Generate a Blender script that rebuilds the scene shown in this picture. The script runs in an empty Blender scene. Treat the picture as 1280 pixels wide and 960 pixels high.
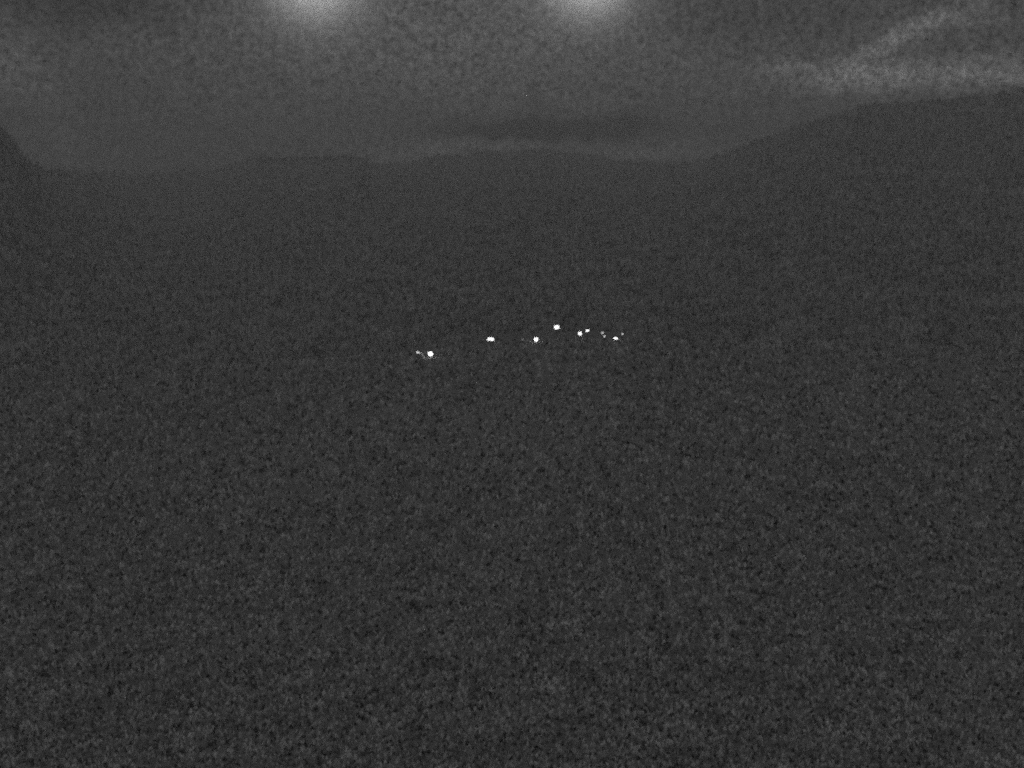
import bpy, bmesh, math, random
import numpy as np
from mathutils import Vector, Matrix, noise
random.seed(7)
S = bpy.context.scene
COL = S.collection

# ------------------------------------------------------------------ camera
F = 1372.0                                   # focal length in pixels of the 1280 wide photograph
PITCH = math.radians(10.3)
cam_d = bpy.data.cameras.new('camera')
cam_d.sensor_width = 36.0
cam_d.lens = 36.0 * F / 1280.0
cam_d.clip_start = 0.1
cam_d.clip_end = 20000
cam = bpy.data.objects.new('camera', cam_d)
COL.objects.link(cam)
cam.location = (0, 0, 0)
cam.rotation_euler = (math.radians(90) - PITCH, 0, 0)
S.camera = cam

def ray(px, py):
    """direction of a photograph pixel (1280 x 960), y forward, z up"""
    x = (px - 640) / F
    v = (480 - py) / F
    cp, sp = math.cos(PITCH), math.sin(PITCH)
    return Vector((x, cp + v * sp, -sp + v * cp))

# ------------------------------------------------------------------ render look
S.view_settings.view_transform = 'Standard'
S.view_settings.look = 'None'
S.view_settings.exposure = 0.0
S.view_settings.gamma = 1.0
S.view_settings.use_curve_mapping = False
S.render.engine = 'CYCLES'
S.cycles.use_denoising = False               # a night camera at full gain: the grain stays
S.cycles.use_adaptive_sampling = True
S.cycles.adaptive_threshold = 1.0
S.cycles.adaptive_min_samples = 12
S.cycles.pixel_filter_type = 'BLACKMAN_HARRIS'
S.cycles.filter_width = 2.6                  # soft lens
S.cycles.max_bounces = 4
S.cycles.volume_bounces = 1
S.cycles.sample_clamp_indirect = 0
S.cycles.sample_clamp_direct = 0

# ------------------------------------------------------------------ world: overcast night sky
W = bpy.data.worlds.new('World')
S.world = W
W.use_nodes = True
nt = W.node_tree
nt.nodes.clear()
N, L = nt.nodes, nt.links

def mathn(op, a, b=None, c=None, clamp=False):
    n = N.new('ShaderNodeMath'); n.operation = op; n.use_clamp = clamp
    for i, v in enumerate((a, b, c)):
        if v is None: continue
        if isinstance(v, (int, float)): n.inputs[i].default_value = v
        else: L.new(v, n.inputs[i])
    return n.outputs[0]

def vdot(a, vec):
    n = N.new('ShaderNodeVectorMath'); n.operation = 'DOT_PRODUCT'
    L.new(a, n.inputs[0]); n.inputs[1].default_value = vec
    return n.outputs['Value']

tc = N.new('ShaderNodeTexCoord')
D = tc.outputs['Generated']
# soft warping of the cloud shapes
wn = N.new('ShaderNodeTexNoise'); wn.inputs['Scale'].default_value = 22
wn.inputs['Detail'].default_value = 5; wn.inputs['Roughness'].default_value = 0.6
L.new(D, wn.inputs['Vector'])
sub = N.new('ShaderNodeVectorMath'); sub.operation = 'SUBTRACT'
L.new(wn.outputs['Color'], sub.inputs[0]); sub.inputs[1].default_value = (.5, .5, .5)
scl = N.new('ShaderNodeVectorMath'); scl.operation = 'SCALE'
L.new(sub.outputs[0], scl.inputs[0]); scl.inputs['Scale'].default_value = 0.042
add = N.new('ShaderNodeVectorMath'); add.operation = 'ADD'
L.new(D, add.inputs[0]); L.new(scl.outputs[0], add.inputs[1])
DW = add.outputs[0]

def blob(px, py, sx, sy, amp, rot=0.0, vec=None):
    """a soft patch of cloud or painted glow in a fixed direction of the sky"""
    vec = vec or DW
    c = ray(px, py).normalized()
    r = c.cross(Vector((0, 0, 1))).normalized()
    u = r.cross(c).normalized()
    ca, sa = math.cos(rot), math.sin(rot)
    a = vdot(vec, (r * ca + u * sa) * (F / sx))
    b = vdot(vec, (u * ca - r * sa) * (F / sy))
    e = mathn('ADD', mathn('MULTIPLY', a, a), mathn('MULTIPLY', b, b))
    g = mathn('EXPONENT', mathn('MULTIPLY', e, -1.0))
    front = mathn('GREATER_THAN', vdot(D, c), 0.0)
    return mathn('MULTIPLY', mathn('MULTIPLY', g, front), amp)

MOON_EL, MOON_ROT = math.radians(50), math.radians(200)
sky = N.new('ShaderNodeTexSky'); sky.sky_type = 'NISHITA'; sky.sun_disc = False
sky.sun_elevation = MOON_EL; sky.sun_rotation = MOON_ROT
bw = N.new('ShaderNodeRGBToBW'); L.new(sky.outputs[0], bw.inputs[0])
SKY_BASE = mathn('MULTIPLY', mathn('MINIMUM', bw.outputs[0], 12.0), 0.0012)

cn = N.new('ShaderNodeTexNoise'); cn.inputs['Scale'].default_value = 7
cn.inputs['Detail'].default_value = 6; cn.inputs['Roughness'].default_value = 0.55
mp = N.new('ShaderNodeMapping'); mp.inputs['Scale'].default_value = (1, 1, 2.6)
L.new(D, mp.inputs[0]); L.new(mp.outputs[0], cn.inputs['Vector'])
cloud = mathn('MULTIPLY', mathn('SUBTRACT', cn.outputs[0], 0.5), 0.018)
total = mathn('ADD', mathn('ADD', SKY_BASE, 0.0405), cloud)
for args in (
    (560, 70, 380, 110, .020),
    (1090, 98, 80, 12, .046), (1238, 88, 70, 11, .046), (1180, 97, 150, 26, .016), (1100, 112, 60, 14, .012),
    (1128, 48, 85, 15, .040, .50), (990, 84, 42, 8, .024), (1230, 22, 60, 14, .012),
    (15, 85, 60, 35, .018, -.7), (70, 185, 45, 28, .012),
    (600, 183, 90, 8, .026), (500, 192, 50, 10, .010), (825, 192, 75, 11, .022),
    (705, 161, 92, 11, -.070), (590, 166, 60, 7, -.020),
    (110, 5, 110, 30, -.015), (930, 20, 110, 30, -.010),
):
    total = mathn('ADD', total, blob(*args[:4], args[4] * 2.0, *args[5:]))
# fine image grain multiplied into the sky brightness
fn = N.new('ShaderNodeTexNoise'); fn.inputs['Scale'].default_value = 200
fn.inputs['Detail'].default_value = 3; fn.inputs['Roughness'].default_value = 0.8
L.new(D, fn.inputs['Vector'])
mott = mathn('MULTIPLY_ADD', mathn('SUBTRACT', fn.outputs[0], 0.5), 4.0, 1.0)
# an overcast sky is about three times brighter overhead than at the horizon
up = mathn('MAXIMUM', vdot(D, (0, 0, 1)), 0.0)
total = mathn('MULTIPLY', total, mathn('MULTIPLY_ADD', up, 2.0, 1.0))
total = mathn('MAXIMUM', mathn('MULTIPLY', total, mott), 0.004)
# two sourceless glows painted into the sky, their middles just above the picture
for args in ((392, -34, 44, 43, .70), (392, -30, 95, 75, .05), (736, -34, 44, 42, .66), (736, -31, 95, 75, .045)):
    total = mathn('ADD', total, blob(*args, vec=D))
em = N.new('ShaderNodeBackground'); em.inputs['Strength'].default_value = 1.0
L.new(total, em.inputs['Color'])
out = N.new('ShaderNodeOutputWorld'); L.new(em.outputs[0], out.inputs['Surface'])

# faint moonlight behind the cloud
sd = bpy.data.lights.new('moon_light', 'SUN'); sd.energy = 0.06; sd.angle = math.radians(12)
moon = bpy.data.objects.new('moon_light', sd); COL.objects.link(moon)
md = Vector((math.sin(MOON_ROT) * math.cos(MOON_EL), math.cos(MOON_ROT) * math.cos(MOON_EL), math.sin(MOON_EL)))
moon.rotation_euler = md.to_track_quat('Z', 'Y').to_euler()

# ------------------------------------------------------------------ materials
def material(name, colour, rough=0.8, metallic=0.0):
    m = bpy.data.materials.new(name); m.use_nodes = True
    b = m.node_tree.nodes['Principled BSDF']
    b.inputs['Base Color'].default_value = (*colour, 1)
    b.inputs['Roughness'].default_value = rough
    b.inputs['Metallic'].default_value = metallic
    return m, m.node_tree, b

def ground_material(name, lo, hi):
    m, t, b = material(name, (.2, .2, .2), 0.95)
    b.inputs['Specular IOR Level'].default_value = 0.1
    tcn = t.nodes.new('ShaderNodeTexCoord')
    mixes = []
    # grass tufts, stones and scrub: broad patches down to fine grain
    for sc, det, ro in ((0.012, 6, .6), (0.35, 8, .95), (2.4, 8, .9)):
        n = t.nodes.new('ShaderNodeTexNoise')
        n.inputs['Scale'].default_value = sc; n.inputs['Detail'].default_value = det
        n.inputs['Roughness'].default_value = ro
        t.links.new(tcn.outputs['Object'], n.inputs['Vector'])
        mixes.append(n.outputs[0])
    def mm(op, a, c):
        n = t.nodes.new('ShaderNodeMath'); n.operation = op
        for i, v in enumerate((a, c)):
            if isinstance(v, (int, float)): n.inputs[i].default_value = v
            else: t.links.new(v, n.inputs[i])
        return n.outputs[0]
    s = mm('ADD', mm('MULTIPLY', mixes[0], .25), mm('ADD', mm('MULTIPLY', mixes[1], .75), mm('MULTIPLY', mixes[2], .75)))
    r = t.nodes.new('ShaderNodeMapRange')
    r.inputs['From Min'].default_value = .62; r.inputs['From Max'].default_value = 1.13
    r.inputs['To Min'].default_value = lo; r.inputs['To Max'].default_value = hi
    t.links.new(s, r.inputs['Value'])
    c = t.nodes.new('ShaderNodeCombineColor')
    for i in range(3): t.links.new(r.outputs[0], c.inputs[i])
    t.links.new(c.outputs[0], b.inputs['Base Color'])
    return m

M_GROUND = ground_material('frosted_pasture', .06, .50)
M_FAR = ground_material('wooded_mountain', .05, .58)
M_POST, _, _ = material('galvanised_post', (.12, .12, .12), .5, .6)
M_HOUSING, _, _ = material('lamp_housing', (.05, .05, .05), .5)

def lamp_mat(power):
    m = bpy.data.materials.new('lit_lamp_glass'); m.use_nodes = True
    b = m.node_tree.nodes['Principled BSDF']
    b.inputs['Base Color'].default_value = (.8, .8, .8, 1)
    b.inputs['Emission Color'].default_value = (1, 1, 1, 1)
    b.inputs['Emission Strength'].default_value = power
    return m

# ------------------------------------------------------------------ terrain
def lerp_tab(tab, x):
    return float(np.interp(x, [a for a, _ in tab], [b for _, b in tab]))
RIDGE = [(-1500, 90), (-300, 60), (0, 126), (22, 150), (62, 208), (110, 213), (200, 218), (300, 208), (325, 198), (455, 196), (475, 207),
         (510, 204), (560, 193), (640, 190), (700, 188), (760, 200), (860, 203), (930, 178), (1000, 151), (1040, 138), (1100, 128), (1200, 120),
         (1280, 108), (1500, 90), (3000, 60)]
RDIST = [(-1500, 750), (0, 850), (60, 1100), (200, 2000), (800, 2000), (930, 1450), (1000, 1250), (1280, 1150), (3000, 1000)]
CREST = [(-1500, 560), (0, 505), (300, 480), (420, 464), (500, 452), (545, 447), (610, 433), (670, 431), (700, 427),
         (735, 425), (790, 429), (900, 446), (1100, 466), (1280, 485), (3000, 540)]
CD = 200.0
def smooth(t):
    t = max(0.0, min(1.0, t)); return t * t * (3 - 2 * t)
def smooth_tab(tab, px, w=18):
    return sum(lerp_tab(tab, px + k * w) for k in (-1, -.5, 0, .5, 1)) / 5
def row_height(px, py, dist):
    """height at ground distance dist (along y) of a row of the photograph"""
    d = ray(px, py)
    return d.z / d.y * dist

def column_pixel(x, y):
    # column seen in the direction x / y near the horizon rows
    return 640 + F * x / y * math.cos(PITCH)

def height(x, y):
    t = max(-1.6, min(1.6, x / y)) if y > 1 else 0
    px = 640 + F * t * 0.99
    zc = row_height(px, smooth_tab(CREST, px), CD)
    rd = smooth_tab(RDIST, px, 40)
    zr = row_height(px, smooth_tab(RIDGE, px, 9) + 5 * noise.fractal(Vector((px * .02, 0, 1)), 1.0, 2.0, 5), rd)
    n1 = noise.fractal(Vector((x * .02, y * .02, 3.1)), 1.0, 2.0, 4)
    if y < CD:
        z0 = -19.0                                       # ground below the camera
        zb = z0 + (zc - z0) * smooth(y / CD * 1.0) - 9 * math.sin(math.pi * min(1, y / CD)) ** 2
        return zb + n1 * .5 * min(1, max(0, (CD - y) / 60))
    zv = zc - 26
    if y < CD + 170:
        z = zc + (zv - zc) * smooth((y - CD) / 170)
        return z + n1 * .8 * smooth((y - CD - 5) / 60)
    if y < rd:
        k = (y - CD - 170) / (rd - CD - 170)
        z = zv + (zr - zv) * (k ** 1.35)
        big = noise.fractal(Vector((x * .004, y * .004, 9.0)), 1.0, 2.0, 6)
        return z + big * 16 * math.sin(math.pi * k) + n1 * .8 * (1 - k)
    return zr - (y - rd) * .35

def build_sheet(name, ys, ts, mat):
    verts, faces = [], []
    for y in ys:
        for t in ts:
            verts.append((t * y, y, height(t * y, y)))
    nx = len(ts)
    for j in range(len(ys) - 1):
        for i in range(nx - 1):
            a = j * nx + i
            faces.append((a, a + 1, a + nx + 1, a + nx))
    me = bpy.data.meshes.new(name); me.from_pydata(verts, [], faces)
    for p in me.polygons: p.use_smooth = True
    me.materials.append(mat)
    o = bpy.data.objects.new(name, me); COL.objects.link(o)
    o['kind'] = 'structure'
    return o
TS = [(-1.5 + 3.0 * i / 360) for i in range(361)]
SPLIT = CD + 170
near = [2 + (CD - 2) * (i / 90) ** 1.3 for i in range(91)] + [CD + 170 * (i / 30) for i in range(1, 31)]
far = [SPLIT + (2250 - SPLIT) * (i / 190) ** 1.2 for i in range(191)]
hill = build_sheet('hillside', near, TS, M_GROUND)
mountain = build_sheet('mountain', far, TS, M_FAR)
# ground behind the camera, down to the same level
bm = bmesh.new()
for a in ((-300, -300), (300, -300), (300, 2), (-300, 2)):
    bm.verts.new((a[0], a[1], -19.01))
bm.faces.new(bm.verts)
me = bpy.data.meshes.new('ground'); bm.to_mesh(me); bm.free(); me.materials.append(M_GROUND)
gr = bpy.data.objects.new('ground', me); COL.objects.link(gr); gr['kind'] = 'structure'

# ------------------------------------------------------------------ ground cover and forest clumps, added to imitate image grain (too many to count)
RNG = np.random.default_rng(5)
def grid_of(o, ys):
    co = np.empty(len(o.data.vertices) * 3); o.data.vertices.foreach_get('co', co)
    return co.reshape(len(ys), len(TS), 3)[:, :, 2]
def land(o, ys, n, x0, x1, y0, y1):
    """points where random lines of sight first meet a sheet"""
    ys = np.array(ys); Z = grid_of(o, ys)
    px = RNG.uniform(x0, x1, n); py = RNG.uniform(y0, y1, n)
    vx = (px - 640) / F; vv = (480 - py) / F
    dx, dy, dz = vx, math.cos(PITCH) + vv * math.sin(PITCH), -math.sin(PITCH) + vv * math.cos(PITCH)
    t = dx / dy; k = dz / dy
    f = (t + 1.5) / 3 * 360; i = np.floor(f).astype(int); f -= i
    out = []
    for c in range(0, n, 20000):
        sl = slice(c, c + 20000)
        zz = Z[:, i[sl]] * (1 - f[sl]) + Z[:, i[sl] + 1] * f[sl]
        hit = (ys[:, None] * k[None, sl] < zz) & (ys[:, None] > 12)
        ok = hit.any(0); j = hit.argmax(0); j = np.maximum(j, 1)
        ar = np.arange(zz.shape[1])
        g1 = zz[j, ar] - ys[j] * k[sl]; g0 = zz[j - 1, ar] - ys[j - 1] * k[sl]
        w = np.clip(-g0 / (g1 - g0 + 1e-9), 0, 1)
        Y = ys[j - 1] + (ys[j] - ys[j - 1]) * w
        z = zz[j - 1, ar] * (1 - w) + zz[j, ar] * w
        out.append(np.stack([t[sl] * Y, Y, z], 1)[ok])
    return np.concatenate(out)

def scatter(name, pts, size, tall, sides, mat, label, cat, lift=0.0):
    """one mesh of pointed clumps: two rings and a tip each"""
    n = len(pts)
    ang = np.arange(sides) / sides * 2 * math.pi
    a = ang[None] + RNG.uniform(0, 6, n)[:, None]
    jr = RNG.uniform(.7, 1.3, (n, sides))
    jr2 = RNG.uniform(.35, .9, (n, sides))
    V = np.empty((n, 2 * sides + 1, 3))
    V[:, :sides, 0] = np.cos(a) * jr * .5; V[:, :sides, 1] = np.sin(a) * jr * .5; V[:, :sides, 2] = -.15 + lift
    V[:, sides:2 * sides, 0] = np.cos(a) * jr2 * .5; V[:, sides:2 * sides, 1] = np.sin(a) * jr2 * .5
    V[:, sides:2 * sides, 2] = .5 + RNG.uniform(-.1, .1, (n, sides))
    V[:, 2 * sides] = np.stack([RNG.uniform(-.15, .15, n), RNG.uniform(-.15, .15, n), np.ones(n)], 1)
    V[:, :, :2] *= size[:, None, None]; V[:, :, 2] *= (size * tall)[:, None]
    V += pts[:, None, :]
    fs = []
    for q in range(sides):
        r = (q + 1) % sides
        fs += [(q, r, sides + r), (q, sides + r, sides + q), (sides + q, sides + r, 2 * sides)]
    fs = np.array(fs)
    faces = (fs[None] + (np.arange(n) * (2 * sides + 1))[:, None, None]).reshape(-1)
    me = bpy.data.meshes.new(name)
    nf = n * len(fs)
    me.vertices.add(n * (2 * sides + 1)); me.vertices.foreach_set('co', V.reshape(-1).astype(np.float32))
    me.loops.add(nf * 3); me.loops.foreach_set('vertex_index', faces.astype(np.int32))
    me.polygons.add(nf); me.polygons.foreach_set('loop_start', (np.arange(nf) * 3).astype(np.int32))
    me.update(calc_edges=True)
    me.materials.append(mat)
    o = bpy.data.objects.new(name, me); COL.objects.link(o)
    o['kind'] = 'stuff'; o['label'] = label; o['category'] = cat
    return o

def island_material(name, lo, hi, patch=.35):
    m, t, b = material(name, (.2, .2, .2), .95)
    b.inputs['Specular IOR Level'].default_value = .1
    g = t.nodes.new('ShaderNodeNewGeometry')
    r = t.nodes.new('ShaderNodeMapRange'); r.inputs['To Min'].default_value = lo; r.inputs['To Max'].default_value = hi
    t.links.new(g.outputs['Random Per Island'], r.inputs['Value'])
    # patches of thicker and thinner growth
    tcn = t.nodes.new('ShaderNodeTexCoord')
    nz = t.nodes.new('ShaderNodeTexNoise'); nz.inputs['Scale'].default_value = patch
    nz.inputs['Detail'].default_value = 4; nz.inputs['Roughness'].default_value = .7
    t.links.new(tcn.outputs['Object'], nz.inputs['Vector'])
    q = t.nodes.new('ShaderNodeMath'); q.operation = 'MULTIPLY_ADD'; q.inputs[1].default_value = 1.5; q.inputs[2].default_value = .25
    t.links.new(nz.outputs[0], q.inputs[0])
    w = t.nodes.new('ShaderNodeMath'); w.operation = 'MULTIPLY'; w.use_clamp = True
    t.links.new(q.outputs[0], w.inputs[0]); t.links.new(r.outputs[0], w.inputs[1])
    c = t.nodes.new('ShaderNodeCombineColor')
    for i in range(3): t.links.new(w.outputs[0], c.inputs[i])
    t.links.new(c.outputs[0], b.inputs['Base Color'])
    return m
M_TUFT = island_material('frosted_tufts', .06, .74)
M_TREE = island_material('snow_dusted_conifer', .09, .60, .05)

P = land(hill, near, 155000, -420, 1700, 425, 1120)
sz = P[:, 1] ** .8 * 200 ** .2 / F * RNG.uniform(1.8, 5.2, len(P))  # clumps grow with distance so the grain stays even
scatter('grain_tufts', P, sz, 1.0, 4, M_TUFT, 'rough clumps added as grain over the slope below the lights', 'ground cover')
P = land(mountain, far, 128000, -260, 1540, 90, 540)
sz = P[:, 1] ** .8 * 800 ** .2 / F * RNG.uniform(2.2, 5.6, len(P))
scatter('forest', P, sz, 1.15, 4, M_TREE, 'forest clumps added as grain on the mountainside behind the lights', 'forest')

# a belt of darker trees along the skyline and down the mountain, left of the middle
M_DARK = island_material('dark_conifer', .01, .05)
pts = []
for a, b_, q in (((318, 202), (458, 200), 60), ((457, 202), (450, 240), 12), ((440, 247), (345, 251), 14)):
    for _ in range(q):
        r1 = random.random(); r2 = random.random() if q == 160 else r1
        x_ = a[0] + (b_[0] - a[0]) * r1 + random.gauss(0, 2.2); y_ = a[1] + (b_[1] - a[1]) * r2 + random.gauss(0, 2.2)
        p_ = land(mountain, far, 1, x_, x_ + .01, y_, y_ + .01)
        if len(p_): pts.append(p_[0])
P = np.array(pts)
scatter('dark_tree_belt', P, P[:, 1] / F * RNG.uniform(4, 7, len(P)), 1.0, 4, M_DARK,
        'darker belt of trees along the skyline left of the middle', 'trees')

# ------------------------------------------------------------------ the lit lamps on the crest
def mesh_obj(name, bm, mat, parent):
    me = bpy.data.meshes.new(name); bm.to_mesh(me); bm.free(); me.materials.append(mat)
    for p in me.polygons: p.use_smooth = False
    o = bpy.data.objects.new(name, me); COL.objects.link(o); o.parent = parent
    return o

def box(bm, c, s, bevel=0.0):
    r = bmesh.ops.create_cube(bm, size=1, matrix=Matrix.Translation(c) @ Matrix.Diagonal((*s, 1)))
    if bevel:
        es = list({e for v in r['verts'] for e in v.link_edges})
        bmesh.ops.bevel(bm, geom=es, offset=bevel, segments=2, affect='EDGES')

def make_lamp(kind, px, py, w, h, power, label, tilt=0.0):
    """kind 'round' (globe on a post) or 'flood' (rectangular floodlight on a post); w, h in pixels of the photo"""
    d = ray(px, py); Y = CD; w *= .80; h *= .80; power *= .55
    P = d * (Y / d.y)
    gx, gy = P.x, Y + .12
    gz = height(gx, gy)
    u = Y / F
    W_, H_ = w * u, h * u
    root = bpy.data.objects.new('street_lamp' if kind == 'round' else 'floodlight', None)
    COL.objects.link(root); root.location = (gx, gy, gz); root.empty_display_size = .3
    root['label'] = label; root['category'] = 'lamp'; root['group'] = 'lights in a row across the dark hill'
    hz = P.z - gz
    top = max(.25, hz - H_ * .5)
    b = bmesh.new()
    bmesh.ops.create_cone(b, cap_ends=True, segments=10, radius1=.07, radius2=.045, depth=top + .3,
                          matrix=Matrix.Translation((0, 0, (top - .3) / 2)))
    mesh_obj('pole', b, M_POST, root)
    if kind == 'round':
        b = bmesh.new()
        bmesh.ops.create_uvsphere(b, u_segments=16, v_segments=10, radius=.5, matrix=Matrix.Translation((0, 0, hz)) @ Matrix.Diagonal((W_, W_, H_, 1)))
        g = mesh_obj('lamp_globe', b, lamp_mat(power), root)
        b = bmesh.new()
        bmesh.ops.create_cone(b, cap_ends=True, segments=14, radius1=W_ * .30, radius2=W_ * .12, depth=H_ * .12,
                              matrix=Matrix.Translation((0, 0, hz + H_ * .53)))
        mesh_obj('lamp_cap', b, M_HOUSING, root)
    else:
        R = Matrix.Translation((0, 0, hz)) @ Matrix.Rotation(tilt, 4, 'Y')
        b = bmesh.new(); box(b, Vector((0, 0, 0)), (W_ + .06, .16, H_ + .06), .02); b.transform(R)
        mesh_obj('lamp_housing', b, M_HOUSING, root)
        b = bmesh.new(); box(b, Vector((0, -.095, 0)), (W_, .03, H_), .01); b.transform(R)
        mesh_obj('lamp_glass', b, lamp_mat(power), root)
    return root

LAMPS = [
    ('flood', 522.5, 440.6, 5.6, 2.8, 1.3, 'dim smudged light at the far left end of the row, beside the brightest one', .35),
    ('round', 528, 443.6, 3.2, 2.4, .45, 'grey smudge of light touching the left side of the brightest round light', 0),
    ('round', 538, 442.3, 7.6, 7.0, 4.5, 'large bright round light, lowest and leftmost strong one of the row', 0),
    ('flood', 613.3, 424, 9.2, 3.9, 4.0, 'wide flat white light standing alone left of the middle of the row', .10),
    ('round', 653, 424.2, 2.4, 1.7, .8, 'tiny faint light just left of a bright round one on the crest', 0),
    ('round', 670, 424.3, 6.2, 6.6, 4.0, 'bright round light below and left of the highest light of the row', 0),
    ('flood', 696, 409, 7.2, 4.8, 4.0, 'highest light of the row, a bright white block', -.14),
    ('round', 725, 417, 5.2, 6.0, 4.0, 'bright upright light with a smaller one close at its upper right', 0),
    ('flood', 734.3, 413.2, 5.2, 2.8, 3.0, 'small flat light close at the upper right of a bright upright one', -.15),
    ('round', 753, 416.3, 3.0, 3.2, 1.6, 'upper one of two small touching lights right of the bright cluster', 0),
    ('round', 755.8, 420.3, 3.0, 3.0, 1.4, 'lower one of two small touching lights right of the bright cluster', 0),
    ('flood', 769.6, 423, 6.4, 3.0, 3.2, 'lowest light at the right end of the row, flat and white', .12),
    ('round', 778.3, 417.6, 2.6, 2.6, 1.5, 'little bright dot above the flat light at the right end', 0),
    ('round', 792.5, 419.2, 2.4, 2.4, .13, 'barely visible grey light, farthest right of the whole row', 0),
]
for k in LAMPS: make_lamp(*k[:7], tilt=k[7])

# ------------------------------------------------------------------ night haze in the valley
bm = bmesh.new()
box(bm, Vector((0, 950, 130 - 400)), (7400, 2800, 800))
me = bpy.data.meshes.new('haze'); bm.to_mesh(me); bm.free()
hm = bpy.data.materials.new('night_haze'); hm.use_nodes = True
ht = hm.node_tree; ht.nodes.clear()
pv = ht.nodes.new('ShaderNodeVolumePrincipled')
pv.inputs['Color'].default_value = (.95, .95, .95, 1)
pv.inputs['Density'].default_value = 7.2e-4
pv.inputs['Anisotropy'].default_value = 0.3
ho = ht.nodes.new('ShaderNodeOutputMaterial'); ht.links.new(pv.outputs[0], ho.inputs['Volume'])
me.materials.append(hm)
hz = bpy.data.objects.new('haze', me); COL.objects.link(hz); hz['kind'] = 'stuff'
